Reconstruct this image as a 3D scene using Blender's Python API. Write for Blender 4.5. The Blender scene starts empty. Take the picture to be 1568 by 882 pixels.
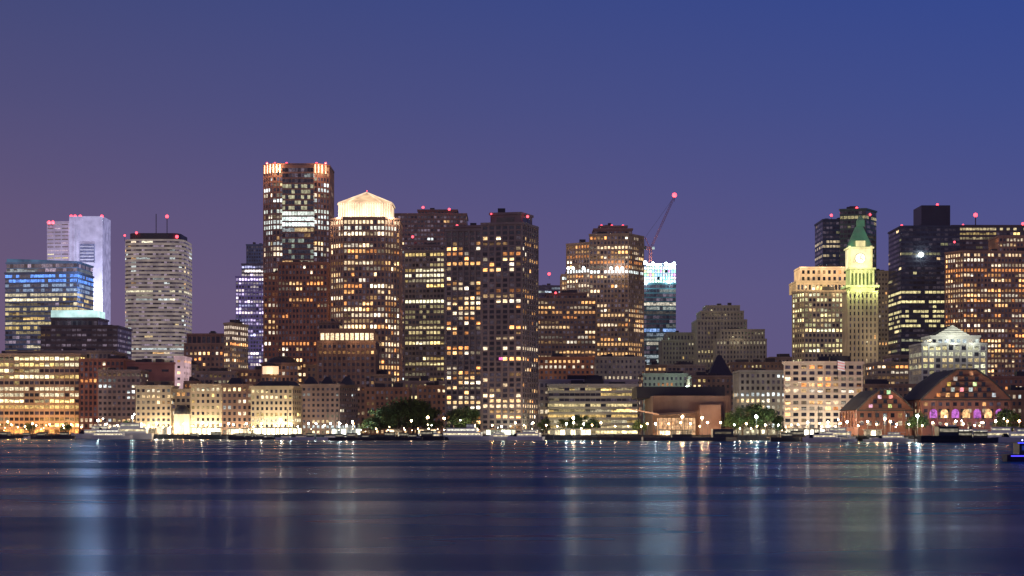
import bpy, math, random
from mathutils import Vector
random.seed(11)
F=2700.0; CX=784.0; HY=660.0; CH=5.0; G=2.5
def X(px,D): return (px-CX)/F*D
def Z(py,D): return CH+(HY-py)*D/F
sc=bpy.context.scene
FLO=.45; FHI=.42; LP=.45; WB=1.95; LITK=1.2
# ------------------------------------------------------------ materials
def newmat(n):
    m=bpy.data.materials.new(n); m.use_nodes=True
    nt=m.node_tree; b=nt.nodes['Principled BSDF']; return m,nt,b
def wallmat(n,c,rough=0.8,var=0.35,glow=False,scale=0.06):
    m,nt,b=newmat(n)
    tc=nt.nodes.new('ShaderNodeTexCoord'); mp=nt.nodes.new('ShaderNodeMapping'); mp.inputs['Scale'].default_value=(1,1,0.35)
    nt.links.new(tc.outputs['Object'],mp.inputs[0])
    no=nt.nodes.new('ShaderNodeTexNoise'); no.inputs['Scale'].default_value=scale; no.inputs['Detail'].default_value=8
    no.inputs['Roughness'].default_value=0.65
    nt.links.new(mp.outputs[0],no.inputs['Vector'])
    r=nt.nodes.new('ShaderNodeValToRGB'); r.color_ramp.elements[0].position=0.3; r.color_ramp.elements[1].position=0.7
    r.color_ramp.elements[0].color=tuple(x*(1-var) for x in c)+(1,); r.color_ramp.elements[1].color=tuple(min(1,x*(1+var)) for x in c)+(1,)
    nt.links.new(no.outputs[0],r.inputs[0]); nt.links.new(r.outputs[0],b.inputs['Base Color'])
    b.inputs['Roughness'].default_value=rough
    if glow:  # wall emission painted in place of city light and floodlighting
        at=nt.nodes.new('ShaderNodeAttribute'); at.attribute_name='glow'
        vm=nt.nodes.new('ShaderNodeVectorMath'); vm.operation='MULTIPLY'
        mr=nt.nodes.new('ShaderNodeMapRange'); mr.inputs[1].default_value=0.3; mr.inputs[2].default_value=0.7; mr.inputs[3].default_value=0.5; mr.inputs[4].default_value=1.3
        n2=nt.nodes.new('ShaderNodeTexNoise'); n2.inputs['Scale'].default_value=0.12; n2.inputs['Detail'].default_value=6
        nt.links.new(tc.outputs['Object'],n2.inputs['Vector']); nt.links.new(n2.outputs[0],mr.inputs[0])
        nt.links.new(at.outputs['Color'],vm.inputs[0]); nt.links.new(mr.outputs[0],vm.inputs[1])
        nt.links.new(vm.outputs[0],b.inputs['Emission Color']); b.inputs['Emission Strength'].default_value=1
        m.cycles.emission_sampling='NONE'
    return m
def winmat():
    m,nt,b=newmat('window_glass')
    b.inputs['Base Color'].default_value=(0.012,0.016,0.025,1); b.inputs['Roughness'].default_value=0.12
    at=nt.nodes.new('ShaderNodeAttribute'); at.attribute_name='glow'
    tc=nt.nodes.new('ShaderNodeTexCoord')
    no=nt.nodes.new('ShaderNodeTexNoise'); no.inputs['Scale'].default_value=0.9; no.inputs['Detail'].default_value=3
    nt.links.new(tc.outputs['Object'],no.inputs['Vector'])
    mr=nt.nodes.new('ShaderNodeMapRange'); mr.inputs[1].default_value=0.32; mr.inputs[2].default_value=0.68; mr.inputs[3].default_value=0.35; mr.inputs[4].default_value=1.5
    nt.links.new(no.outputs[0],mr.inputs[0])
    vm=nt.nodes.new('ShaderNodeVectorMath'); vm.operation='MULTIPLY'
    nt.links.new(at.outputs['Color'],vm.inputs[0]); nt.links.new(mr.outputs[0],vm.inputs[1])
    nt.links.new(vm.outputs[0],b.inputs['Emission Color']); b.inputs['Emission Strength'].default_value=1
    m.cycles.emission_sampling='NONE'; return m
def lampmat():
    m,nt,b=newmat('lamp_glass')
    at=nt.nodes.new('ShaderNodeAttribute'); at.attribute_name='glow'
    nt.links.new(at.outputs['Color'],b.inputs['Emission Color']); b.inputs['Emission Strength'].default_value=1
    m.cycles.emission_sampling='NONE'; return m
WIN=winmat(); LAMP=lampmat()
ROOF=wallmat('roof_membrane',(0.06,0.06,0.07)); METAL=wallmat('dark_metal',(0.05,0.05,0.055),0.5)
W=dict(
 conc=wallmat('weathered_concrete',(0.23,0.18,0.18),glow=True), brown=wallmat('brown_granite',(0.22,0.14,0.11),glow=True),
 brick=wallmat('red_brick',(0.27,0.12,0.085),glow=True), dark=wallmat('dark_curtain_wall',(0.035,0.04,0.055),0.4,glow=True),
 white=wallmat('white_aluminium_panel',(0.72,0.68,0.74),0.5,0.1,glow=True), beige=wallmat('limestone',(0.42,0.35,0.26),glow=True),
 stone=wallmat('granite_stone',(0.30,0.26,0.22),glow=True), pale=wallmat('pale_precast_panel',(0.50,0.47,0.43),0.7,0.12,glow=True),
 rose=wallmat('rose_granite',(0.31,0.18,0.14),glow=True), teal=wallmat('teal_glass_frame',(0.04,0.10,0.13),0.3,glow=True),
 navy=wallmat('blue_glass_frame',(0.06,0.09,0.16),0.3,glow=True))
# ------------------------------------------------------------ mesh builder
class MB:
    def __init__(s,name,wall,D=1000,trim=None):
        s.n=name; s.v=[]; s.f=[]; s.m=[]; s.c=[]; s.D=D
        s.mats=[W[wall] if isinstance(wall,str) else wall,WIN,(W[trim] if isinstance(trim,str) else trim) or (W[wall] if isinstance(wall,str) else wall),ROOF,LAMP,METAL]
        s.lights=[]; s.g=(0,0,0)
    def face(s,pts,m=0,c=(0,0,0)):
        i=len(s.v); s.v.extend(pts); s.f.append(tuple(range(i,i+len(pts)))); s.m.append(m); s.c.append(c)
    def prism(s,poly,z0,z1,m=0,mr=3,c=(0,0,0),top=True,ctop=None):
        n=len(poly)
        for i in range(n):
            a=poly[i]; b=poly[(i+1)%n]
            s.face([(a[0],a[1],z0),(b[0],b[1],z0),(b[0],b[1],z1),(a[0],a[1],z1)],m,c)
        if top: s.face([(p[0],p[1],z1) for p in poly],mr,(0,0,0))
        s.face([(p[0],p[1],z0) for p in reversed(poly)],mr,(0,0,0))
    def box(s,x0,x1,y0,y1,z0,z1,m=0,c=(0,0,0)):
        s.prism([(x0,y0),(x1,y0),(x1,y1),(x0,y1)],z0,z1,m,m if m!=0 else 0,c)
    def pyr(s,poly,z0,zt,m=0,c=(0,0,0),k=0.0):
        cx=sum(p[0] for p in poly)/len(poly); cy=sum(p[1] for p in poly)/len(poly); n=len(poly)
        top=[(cx+(p[0]-cx)*k,cy+(p[1]-cy)*k) for p in poly]
        for i in range(n):
            a=poly[i]; b=poly[(i+1)%n]
            if k==0: s.face([(a[0],a[1],z0),(b[0],b[1],z0),(cx,cy,zt)],m,c)
            else:
                ta=top[i]; tb=top[(i+1)%n]
                s.face([(a[0],a[1],z0),(b[0],b[1],z0),(tb[0],tb[1],zt),(ta[0],ta[1],zt)],m,c)
        if k: s.face([(p[0],p[1],zt) for p in top],m,c)
        s.face([(p[0],p[1],z0) for p in reversed(poly)],m)
    def beam(s,p,q,r,m=5,c=(0,0,0)):
        p=Vector(p); q=Vector(q); d=(q-p).normalized()
        u=d.cross(Vector((0,1,0.01))).normalized(); w=d.cross(u)
        o=[(u+w)*r,(u-w)*r,(-u-w)*r,(w-u)*r]
        for i in range(4):
            a=o[i]; b=o[(i+1)%4]; s.face([tuple(p+a),tuple(p+b),tuple(q+b),tuple(q+a)],m,c)
        s.face([tuple(p+a) for a in o],m,c); s.face([tuple(q+a) for a in reversed(o)],m,c)
    def ball(s,x,y,z,r,m=4,c=(0,0,0),sz=1.0,half=False,nu=8,nv=5):
        for j in range(nv):
            lo=0 if half else -math.pi/2
            t0=lo+(math.pi/2-lo)*j/nv; t1=lo+(math.pi/2-lo)*(j+1)/nv
            for i in range(nu):
                a=2*math.pi*i/nu; b=2*math.pi*(i+1)/nu
                P=lambda t,a:(x+r*math.cos(t)*math.cos(a),y+r*math.cos(t)*math.sin(a),z+r*sz*math.sin(t))
                s.face([P(t0,a),P(t0,b),P(t1,b),P(t1,a)],m,c)
    def beacon(s,px,py,r=1.3,D=None,dy=3):
        D=D or s.D; x=X(px,D); z=Z(py,D)
        s.beam((x,D+dy,z-6),(x,D+dy,z),0.15)
        s.ball(x,D+dy,z,r*D/1600,4,(4,0.22,0.3))
    def facade(s,poly,z0,z1,fh=4,bw=3,wf=.6,hf=.55,lit=.4,pal='warm',br=1.0,floorlit=.05,rows=(),pil=0,band=0,run=.55,shop=None,dim=.012):
        n=len(poly); nf=max(1,round((z1-z0)/fh)); h=(z1-z0)/nf
        g=s.g; br*=WB
        pf=[min(.97,lit*LITK*random.choice([.12,.4,.7,.9,1,1.15,1.4,1.8])) for _ in range(nf)]
        fl=[random.random()<floorlit for _ in range(nf)]
        flc=[pick(pal) for _ in range(nf)]
        for i in range(n):
            a=Vector(poly[i]); b=Vector(poly[(i+1)%n]); d=b-a; L=d.length
            if L<1: continue
            d/=L; nr=Vector((d.y,-d.x)); mid=(a+b)/2
            if nr.dot(-mid.normalized())<-0.35: continue
            k=max(1,round(L/bw)); cell=L/k
            for j in range(nf):
                zb=z0+j*h; w0=zb+h*(1-hf)*.45; w1=w0+h*hf
                on=False; col=(0,0,0); lev=1
                special=None
                for (zt,zl,cc,pp,mm) in rows:
                    if zl<=zb+h/2<=zt: special=(cc,pp,mm)
                for q in range(k):
                    if q==0 or random.random()>run:
                        on=random.random()<pf[j]; col=pick(pal); lev=random.choice([.12,.25,.4,.65,1,1.6])
                    e=0.06; ww=w1
                    if special:
                        o2=random.random()<special[1]; cc=special[0] if o2 else (dim,dim,dim*1.4); l2=special[2]*random.uniform(.6,1.25)*1.15 if o2 else 1
                    elif fl[j]: 
                        o2=random.random()<.88; cc=flc[j] if o2 else (dim,dim,dim); l2=br*random.uniform(.4,.9) if o2 else 1
                    elif on:
                        cc=col; l2=br*lev*random.uniform(.6,1.25)
                        if random.random()<.3: ww=w0+(w1-w0)*random.uniform(.45,.85)
                    else: cc=(dim*1.3,dim*1.0,dim*1.3); l2=random.choice([.2,.5,.8,1,2,4])  # unlit panes: faint emission painted in place of reflected sky
                    if shop and j==0: cc=shop; l2=random.choice([.2,1,1.8,3])
                    s0=a+d*(cell*(q+.5-wf/2))+nr*e; s1=a+d*(cell*(q+.5+wf/2))+nr*e
                    s.face([(s0.x,s0.y,w0),(s1.x,s1.y,w0),(s1.x,s1.y,ww),(s0.x,s0.y,ww)],1,tuple(x*l2 for x in cc))
                    if ww<w1: s.face([(s0.x,s0.y,ww),(s1.x,s1.y,ww),(s1.x,s1.y,w1),(s0.x,s0.y,w1)],1,tuple(x*l2*.18 for x in cc))
                if band:
                    zt=zb+h*(1-hf)*.30; o=nr*band; A=a+o; Bq=b+o
                    s.face([(A.x,A.y,zb-h*.12),(Bq.x,Bq.y,zb-h*.12),(Bq.x,Bq.y,zt),(A.x,A.y,zt)],2,g)
                    s.face([(A.x,A.y,zt),(Bq.x,Bq.y,zt),(b.x,b.y,zt),(a.x,a.y,zt)],2,g)
                    s.face([(a.x,a.y,zb-h*.12),(b.x,b.y,zb-h*.12),(Bq.x,Bq.y,zb-h*.12),(A.x,A.y,zb-h*.12)],2,g)
            if pil:
                pw=cell*(1-wf)*.32+.1
                for q in range(0,k+1,pil):
                    c0=a+d*(cell*q); l=c0-d*pw; r=c0+d*pw; dd=.55; lo=l+nr*dd; ro=r+nr*dd
                    s.face([(lo.x,lo.y,z0),(ro.x,ro.y,z0),(ro.x,ro.y,z1),(lo.x,lo.y,z1)],2,g)
                    s.face([(l.x,l.y,z0),(lo.x,lo.y,z0),(lo.x,lo.y,z1),(l.x,l.y,z1)],2,g)
                    s.face([(ro.x,ro.y,z0),(r.x,r.y,z0),(r.x,r.y,z1),(ro.x,ro.y,z1)],2,g)
    def block(s,poly,yt,yb=None,cornice=.5,units=3,rows=(),glow=(.012,.006,.005),**k):  # default glow: faint wall emission standing in for warm city light
        D=s.D; z1=Z(yt,D); z0=G-1 if yb is None else Z(yb,D); s.g=glow
        rows=[(Z(a,D),Z(b,D),c,p,m) for (a,b,c,p,m) in rows]
        s.prism(poly,z0,z1,0,3,glow)
        s.facade(poly,max(z0,G)+.3,z1-.6,rows=rows,**k)
        if cornice: s.prism(expand(poly,cornice+.25),z1-.5,z1+.9,2,3,glow)
        cx=sum(p[0] for p in poly)/len(poly); cy=sum(p[1] for p in poly)/len(poly)
        xs=[p[0] for p in poly]; ys=[p[1] for p in poly]; w=(max(xs)-min(xs)); dd=max(ys)-min(ys)
        for _ in range(units):
            ux=cx+random.uniform(-.3,.3)*w; uy=cy+random.uniform(-.25,.2)*dd; sx=random.uniform(.03,.1)*w+.5; sy=random.uniform(.04,.1)*dd+.5
            s.box(ux-sx,ux+sx,uy-sy,uy+sy,z1+.9,z1+.9+random.uniform(1.2,3.4),5)
    def light(s,px,py,D,power,col,r=1.0):
        z=Z(py,D); s.lights.append((X(px,D),D,z,power*(FLO if z<30 else FHI),col,r))
    def done(s,loc=None):
        xs=[p[0] for p in s.v]; ys=[p[1] for p in s.v]
        o=((min(xs)+max(xs))/2,(min(ys)+max(ys))/2,G) if loc is None else loc
        me=bpy.data.meshes.new(s.n); me.from_pydata([(p[0]-o[0],p[1]-o[1],p[2]-o[2]) for p in s.v],[],s.f)
        for m in s.mats: me.materials.append(m)
        me.polygons.foreach_set('material_index',s.m)
        at=me.attributes.new('glow','FLOAT_COLOR','FACE')
        fl=[]; 
        for c in s.c: fl.extend((c[0],c[1],c[2],1))
        at.data.foreach_set('color',fl); me.update()
        ob=bpy.data.objects.new(s.n,me); ob.location=o; sc.collection.objects.link(ob)
        for (x,y,z,p,c,r) in s.lights:
            l=bpy.data.lights.new('floodlight','POINT'); l.energy=p; l.color=c; l.shadow_soft_size=r
            lo=bpy.data.objects.new('floodlight',l); lo.location=(x-o[0],y-o[1],z-o[2]); lo.parent=ob; sc.collection.objects.link(lo)
        return ob
def expand(poly,d):
    cx=sum(p[0] for p in poly)/len(poly); cy=sum(p[1] for p in poly)/len(poly); o=[]
    for p in poly:
        v=Vector((p[0]-cx,p[1]-cy)); l=v.length; v*=(l+d*1.3)/l; o.append((cx+v.x,cy+v.y))
    return o
PAL=dict(warm=[(1,.56,.22),(1,.48,.16),(1,.64,.30),(1,.72,.42),(1,.38,.11),(1,.80,.54),(1,.86,.66)],
 yel=[(1,.72,.26),(1,.66,.22),(1,.80,.42),(.95,.76,.36),(1,.86,.55)], cool=[(.8,.95,1),(.9,1,.9),(.7,.85,1),(1,.9,.7)],
 mix=[(1,.58,.24),(1,.74,.38),(.85,.95,.95),(1,.80,.56),(1,.9,.65),(.8,.9,.9)], purp=[(.75,.6,1),(.9,.75,1),(.6,.6,1),(1,.85,.8)],
 grn=[(.97,.84,.40),(.90,.86,.42),(1,.78,.38),(.88,.86,.55),(1,.68,.32)])
def pick(p): return random.choice(PAL[p])
def rect(x0,x1,D,dep=40): return [(X(x0,D),D),(X(x1,D),D),(X(x1,D),D+dep),(X(x0,D),D+dep)]
def foot(x0,xc,x1,D,dl,dr):
    A=(X(x0,D+dl),D+dl); C=(X(xc,D),D); B=(X(x1,D+dr),D+dr); return [A,C,B,(A[0]+B[0]-C[0],A[1]+B[1]-C[1])]
def octo(x0,x1,D,c=.28,dep=None):
    a=X(x0,D); b=X(x1,D); w=b-a; dep=dep or w; k=w*c
    return [(a,D+k),(a+k,D),(b-k,D),(b,D+k),(b,D+dep-k),(b-k,D+dep),(a+k,D+dep),(a,D+dep-k)]
def rnd(x0,x1,D,n=24,e=.45,dep=None):
    a=X(x0,D); b=X(x1,D); w=(b-a)/2; dp=(dep or (b-a))/2; o=[]
    for i in range(n):
        t=2*math.pi*i/n-math.pi; c,s_=math.cos(t),math.sin(t)
        o.append(((a+b)/2+w*math.copysign(abs(c)**e,c),D+dp+dp*math.copysign(abs(s_)**e,s_)))
    return o
# ============================================================ BUILDINGS, left to right
m=MB('glass_office_building','navy',1500)
p=foot(8,118,143,1500,10,50)
m.block(p,417,fh=4,bw=3.2,wf=.9,hf=.6,lit=.62,pal='yel',br=.5,floorlit=.2,run=.7,band=.4,rows=[(418,430,(.12,.32,1),.85,1.2),(431,446,(.4,.55,.8),.6,.6)],dim=.06,units=0,glow=(.012,.022,.045))
m.block(foot(10,118,142,1502,10,46),401,417,fh=4,bw=3.2,wf=.95,hf=.8,lit=.1,pal='cool',br=.3,dim=.08,run=.9,units=0,glow=(.03,.06,.11))
m.face([(X(10,1512),1512,Z(401,1500)+.95),(X(118,1502),1502,Z(401,1500)+.95),(X(10,1512),1513,Z(394,1500))],0,(.05,.10,.16))
m.light(130,420,1488,70000,(.45,.65,1)); m.light(135,450,1500,60000,(.45,.65,1)); m.done()

m=MB('white_bank_tower','white',2000)
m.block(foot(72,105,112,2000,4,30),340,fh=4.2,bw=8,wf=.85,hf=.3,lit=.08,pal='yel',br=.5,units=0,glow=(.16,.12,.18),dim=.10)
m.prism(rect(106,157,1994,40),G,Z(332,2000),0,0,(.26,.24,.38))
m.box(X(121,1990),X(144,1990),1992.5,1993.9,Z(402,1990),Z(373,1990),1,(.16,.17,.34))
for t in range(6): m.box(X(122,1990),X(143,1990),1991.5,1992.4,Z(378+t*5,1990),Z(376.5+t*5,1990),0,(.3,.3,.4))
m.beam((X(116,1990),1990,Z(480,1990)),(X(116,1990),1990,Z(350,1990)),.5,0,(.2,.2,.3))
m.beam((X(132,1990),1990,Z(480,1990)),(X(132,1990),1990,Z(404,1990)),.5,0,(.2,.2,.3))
for q in (74,80): m.beacon(q,340,1.6)
for q in (108,114,122,155): m.beacon(q,331,1.6,1994)
m.light(150,470,1960,300000,(.6,.7,1),3); m.light(120,480,1950,200000,(.7,.7,1),3); m.done()

m=MB('office_block_with_lit_penthouse','dark',1350)
m.block(rect(62,180,1350,50),500,fh=3.8,bw=4,wf=.8,hf=.45,lit=.1,pal='mix',br=.4,floorlit=0,dim=.03)
m.block(rect(78,150,1356,34),487,500,fh=4,bw=4,lit=0,units=0)
m.prism(rect(78,148,1360,28),Z(487,1360),Z(475,1360),0,3,(.7,1.05,1.0)); m.light(112,470,1350,15000,(.7,1,1)); m.done()

m=MB('banded_office_tower','pale',1800)
p=rnd(187,281,1800,28,.4)
m.block(p,366,fh=4.2,bw=3,wf=1.0,hf=.42,lit=.14,pal='mix',br=.5,floorlit=.07,run=.93,units=0,cornice=0,band=.3,dim=.055,glow=(.19,.15,.11),rows=[(440,448,(1,.9,.6),.7,.8)])
m.prism(expand(p,-4),Z(366,1800),Z(356,1800),5,3); 
for a,t in ((230,322),(247,325)): 
    m.beam((X(a,1800),1830,Z(358,1800)),(X(a,1800),1830,Z(t,1800)),.35)
m.beacon(247,326,1.6,dy=30); m.beacon(208,356,1.2); m.beacon(270,362,1.6,); m.beacon(190,360,1.0); m.done()

m=MB('parking_and_office_block','beige',1260)
m.block(rect(-40,122,1260,60),543,fh=4.2,bw=3.6,wf=.8,hf=.55,lit=.7,pal='yel',br=.75,floorlit=.25,pil=2,run=.6,shop=(1,.42,.1),glow=(.022,.014,.006))
m.block(rect(10,170,1275,50),537,550,lit=0,units=5,fh=4)
for q in (5,30,58,85,108): m.light(q,651,1249,12000,(1,.42,.12),.6)
m.done()
m=MB('brick_office_building','brick',1230)
m.block(rect(122,190,1230,50),551,fh=4,bw=3.2,wf=.55,hf=.6,lit=.12,pal='warm',br=.7,pil=1,glow=(.035,.012,.008))
m.block(rect(188,266,1236,45),556,fh=8,bw=12,wf=.4,hf=.2,lit=.1,br=.4,glow=(.035,.012,.012))
m.block(rect(266.5,281,1240,30),546,fh=4,bw=6,wf=.3,hf=.4,lit=.5,br=.8,units=0,glow=(.5,.33,.36))
m.light(180,640,1218,7000,(.9,1,.9)); m.done()

m=MB('lit_crown_office_building','rose',1360)
m.block(rect(283,362,1360,45),527,fh=4.2,bw=3.4,wf=.5,hf=.5,lit=.4,pal='warm',br=.9,pil=2,units=0,glow=(.02,.012,.01))
m.block(rect(287,352,1363,38),512,527,fh=9,bw=3.5,wf=.7,hf=.75,lit=1,pal='warm',br=1.6,run=0,pil=1,units=2)
m.block(foot(343,352,380,1345,8,30),497,fh=4.2,bw=3.4,wf=.5,hf=.5,lit=.25,pal='warm',br=.8,rows=[(500,524,(1,.8,.6),.8,.9)],glow=(.05,.035,.025)); m.done()

m=MB('violet_lit_tower','navy',1900)
m.block(rect(361,405,1900,40),424,fh=4,bw=3,wf=.7,hf=.6,lit=.7,pal='purp',br=.9,glow=(.05,.03,.10),units=0)
m.block(rect(370,404,1905,34),404,424,fh=4,bw=3,wf=.8,lit=.8,pal='purp',br=1.0,units=1)
m.done()
m=MB('slate_office_tower','dark',2100)
m.block(rect(377,403,2100,40),375,fh=4,bw=3,lit=.04,pal='cool',br=.4,glow=(.01,.015,.04)); m.done()

# tall faceted tower
D=1320
m=MB('faceted_skyscraper','rose',D)
m.block(octo(402,502,D,.16),252,fh=4.05,bw=2.6,wf=.68,hf=.62,lit=.42,pal='mix',br=.75,floorlit=.02,pil=1,units=2,dim=.025,glow=(.020,.011,.011),
  rows=[(322,330,(.85,.95,.85),.85,.9),(338,348,(.85,.95,.9),.9,1.0),(256,266,(1,.5,.25),.5,.5)])
c=rect(432,480,D-5,10)
m.block(c,256,fh=4.05,bw=2.4,wf=.9,hf=.68,lit=.5,pal='mix',br=.5,floorlit=.04,units=0,run=.8,cornice=.1,dim=.025,
  rows=[(322,330,(.85,.95,.85),.9,1.0),(335,348,(.85,1,.95),1,1.4),(285,320,(.85,.8,.5),.45,.5),(366,400,(.5,.6,.5),.2,.4)])
for q in (404,409,414,419,424,429,483,488,493,498):
    z0=Z(265,D); zz=Z(252,D); xx=X(q,D)
    yy=D+ (max(0,(416-q))*.45 if q<420 else max(0,(q-487))*.45)-1.6
    m.box(xx-.4,xx+.4,yy,yy+.8,z0,zz,4,(1.9,.85,.38))
m.light(408,256,D-6,14000,(1,.5,.25)); m.light(425,256,D-6,14000,(1,.5,.25)); m.light(495,256,D-6,18000,(1,.5,.25))
for q in (408,420,438,484,498): m.beacon(q,249,1.0)
m.done()
m=MB('stepped_brick_tower','brick',1270)
m.block(rect(426,501,1270,45),403,fh=4,bw=2.6,wf=.55,hf=.55,lit=.27,pal='warm',br=.75,pil=1,glow=(.026,.011,.008))
m.block(rect(404,428,1290,40),416,fh=4,bw=2.6,wf=.5,hf=.55,lit=.27,pal='warm',br=.75,glow=(.026,.011,.008))
m.done()
# pyramid tower
D=1250
m=MB('pyramid_crown_skyscraper','rose',D)
m.block(octo(505,610,D,.2),334,fh=4.1,bw=2.7,wf=.62,hf=.6,lit=.52,pal='warm',br=.95,floorlit=.02,pil=1,units=0,glow=(.034,.018,.012),dim=.02,
  rows=[(334,344,(1,.75,.45),.9,1.3),(346,356,(.95,.95,.8),.6,1)])
p=octo(517,599,D+7,.2,dep=38)
m.prism(p,Z(334,D),Z(308,D),0,0,(1.25,.92,.58))  # crown stone emits: floodlighting painted on, besides the lamps below
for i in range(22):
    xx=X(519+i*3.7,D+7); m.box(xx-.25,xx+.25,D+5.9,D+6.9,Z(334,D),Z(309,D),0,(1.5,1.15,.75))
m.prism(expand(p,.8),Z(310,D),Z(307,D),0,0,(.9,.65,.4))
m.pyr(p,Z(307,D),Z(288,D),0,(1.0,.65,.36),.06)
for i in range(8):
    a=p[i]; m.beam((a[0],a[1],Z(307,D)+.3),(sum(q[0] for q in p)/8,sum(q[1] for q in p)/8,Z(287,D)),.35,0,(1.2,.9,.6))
m.beacon(558,286,.5,D,22)
for q in (515,535,558,580,602): m.light(q,331,D+1,16000,(1,.8,.55),.6)
m.done()
m=MB('broad_dark_office_tower','brown',1620)
m.block(rect(604,714,1620,50),328,fh=4,bw=3,wf=.7,hf=.5,lit=.15,pal='mix',br=.5,floorlit=.03,run=.8,units=2,band=.3,dim=.03,glow=(.018,.011,.011))
m.block(rect(640,700,1626,34),321,328,lit=0,fh=4,units=1)
for q,y in ((648,318),(688,321),(612,347),(632,363),(700,346)): m.beacon(q,y,1.2,1618 if y<330 else 1600,-2)
m.done()
m=MB('slab_office_tower','conc',1370)
m.block(foot(620,680,686,1370,6,30),384,fh=4,bw=2.9,wf=.72,hf=.55,lit=.62,pal='yel',br=.75,floorlit=.1,run=.8,pil=3,glow=(.024,.016,.010),
  rows=[(455,466,(1,.95,.6),1,1.5),(420,426,(1,.9,.6),.9,1.3),(466,500,(.6,.5,.25),.6,.5)])
m.block(rect(626,680,1376,25),375,384,lit=0,fh=4); m.done()
# twin concrete apartment towers
for nm,x0,xc,x1,yt,D,ym,lt in (('concrete_apartment_tower',683,737,745,352,1070,345,.38),('concrete_apartment_tower',738,799,823,342,1010,325,.26)):
    m=MB(nm,'conc',D)
    m.block(foot(x0,xc,x1,D,5,24),yt,fh=3.05,bw=3.9,wf=.62,hf=.6,lit=lt,pal='warm',br=1.1,pil=1,units=0,band=.25,run=.35,dim=.010,glow=(.008,.005,.005),
      rows=[(yt,yt+14,(.01,.01,.015),1,1)])
    m.block(foot(x0+13,xc-2,x1-8,D+6,4,16),ym,yt,lit=0,fh=30,bw=30,units=1)
    if D<1020: m.beacon(752,325,.8,D,8); m.beacon(808,329,1.3,D,8)
    if D<1020:
        m.face([(X(764,D+2),D+2.2,Z(551,D)),(X(770,D+2),D+1.6,Z(551,D)),(X(770,D+2),D+1.6,Z(547,D)),(X(764,D+2),D+2.2,Z(547,D))],4,(1,.05,.5))
        m.light(770,651,D-7,7000,(.9,1,.7)); m.light(812,652,D-2,5000,(.9,1,.6))
    m.done()
m=MB('brown_office_building','brown',1400)
m.block(rect(822,912,1400,45),458,fh=4,bw=3,wf=.65,hf=.5,lit=.45,pal='warm',br=.6,floorlit=.1,pil=1,run=.75,glow=(.025,.015,.010))
m.block(rect(836,898,1406,30),449,458,lit=0,fh=4)
m.beacon(851,448,1.0); m.done()
m=MB('distant_glass_office','navy',2000)
m.block(rect(824,860,2000,40),438,fh=4,bw=4,wf=.9,lit=.3,pal='cool',br=.4); m.beacon(841,419,1.4); m.done()
D=1450
m=MB('stepped_granite_office_tower','rose',D)
S=dict(fh=4,bw=2.8,wf=.6,hf=.55,lit=.5,pal='warm',br=.8,pil=1,run=.6,dim=.02,glow=(.036,.024,.015))
fl=[(410,418,(.85,1,1),.85,2.2)]
m.block(foot(868,903,912,D,14,20),372,rows=fl,units=1,**S)
m.block(foot(903,962,985,D-6,5,22),360,rows=fl,units=1,**S)
m.block(rect(910,968,D+6,26),350,360,units=0,lit=.2,fh=4)
m.block(rect(918,960,D+9,20),345,350,units=2,lit=0,fh=4)
for q in (922,938,955): m.beacon(q,344,1.3,D,10)
for q in (870,893,935,952): m.light(q,411,D-9,7000,(.85,1,1))
for q in (870,877,893,935,944,952): m.ball(X(q,D),D-7.4,Z(412,D),1.2,4,(8,9.5,9.5))
m.block(rect(860,895,D+20,30),418,rows=[(418,426,(.8,1,1),.8,1.3)],units=1,**S)
m.done()
D=1600
m=MB('glass_tower_under_construction','teal',D)
m.block(rect(985,1035,D,45),434,fh=4,bw=3,wf=.92,hf=.7,lit=.4,pal='cool',br=.28,floorlit=.1,run=.8,dim=.03,rows=[(500,506,(.3,.5,1),.8,.8)],glow=(.004,.014,.018))
for i in range(6):
    z=Z(434,D)+i*3.1; m.box(X(986,D),X(1034,D),D+.5,D+40,z,z+.5,0,(.35,.5,.5))
    for k in range(12):
        xx=X(987+k*4.1,D); 
        if random.random()<.9: m.face([(xx,D+4,z+.5),(xx+1.9,D+4,z+.5),(xx+1.9,D+4,z+3),(xx,D+4,z+3)],4,tuple(v*random.uniform(.5,2.6) for v in (.8,1,.95)))
    for k in range(13): xx=X(986+k*4,D); m.box(xx-.2,xx+.2,D+.2,D+.45,z,z+3,0,(.3,.4,.4))
for q,y in ((990,432),(1008,405),(1030,405),(1025,430)): m.light(q,y,D-6,24000,(.8,1,1))
for q,y in ((988,402),(1000,404),(1020,404),(1032,404)): m.ball(X(q,D),D+1,Z(y,D),1.6,4,(28,36,36))
m.done()
# crane
m=MB('tower_crane',wallmat('crane_red_paint',(.35,.08,.06)),D)
def lattice(m,p,q,w,n,r=.22):
    p=Vector(p);q=Vector(q);d=(q-p).normalized();u=d.cross(Vector((0,1,0))).normalized();v=Vector((0,1,0))
    cs=[u*w+v*w,u*w-v*w,-u*w-v*w,-u*w+v*w]
    for c in cs: m.beam(p+c,q+c,r,0)
    for i in range(n):
        a=p+(q-p)*i/n; b=p+(q-p)*(i+1)/n
        for j in range(4): m.beam(a+cs[j],b+cs[(j+1)%4],r*.7,0)
bx=X(997,D)
lattice(m,(bx,D+8,Z(410,D)),(bx,D+8,Z(380,D)),1.2,6,.18)
lattice(m,(bx,D+8,Z(380,D)),(X(1034,D),D+8,Z(299,D)),.75,22,.13)
lattice(m,(bx,D+8,Z(380,D)),(X(988,D),D+8,Z(377,D)),1,3)
m.box(X(986,D),X(990,D),D+6.5,D+9.5,Z(381,D),Z(376,D),5)
m.beam((bx,D+8,Z(380,D)),(X(989,D),D+8,Z(362,D)),.25,0); m.beam((X(989,D),D+8,Z(362,D)),(X(1034,D),D+8,Z(299,D)),.1)
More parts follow.
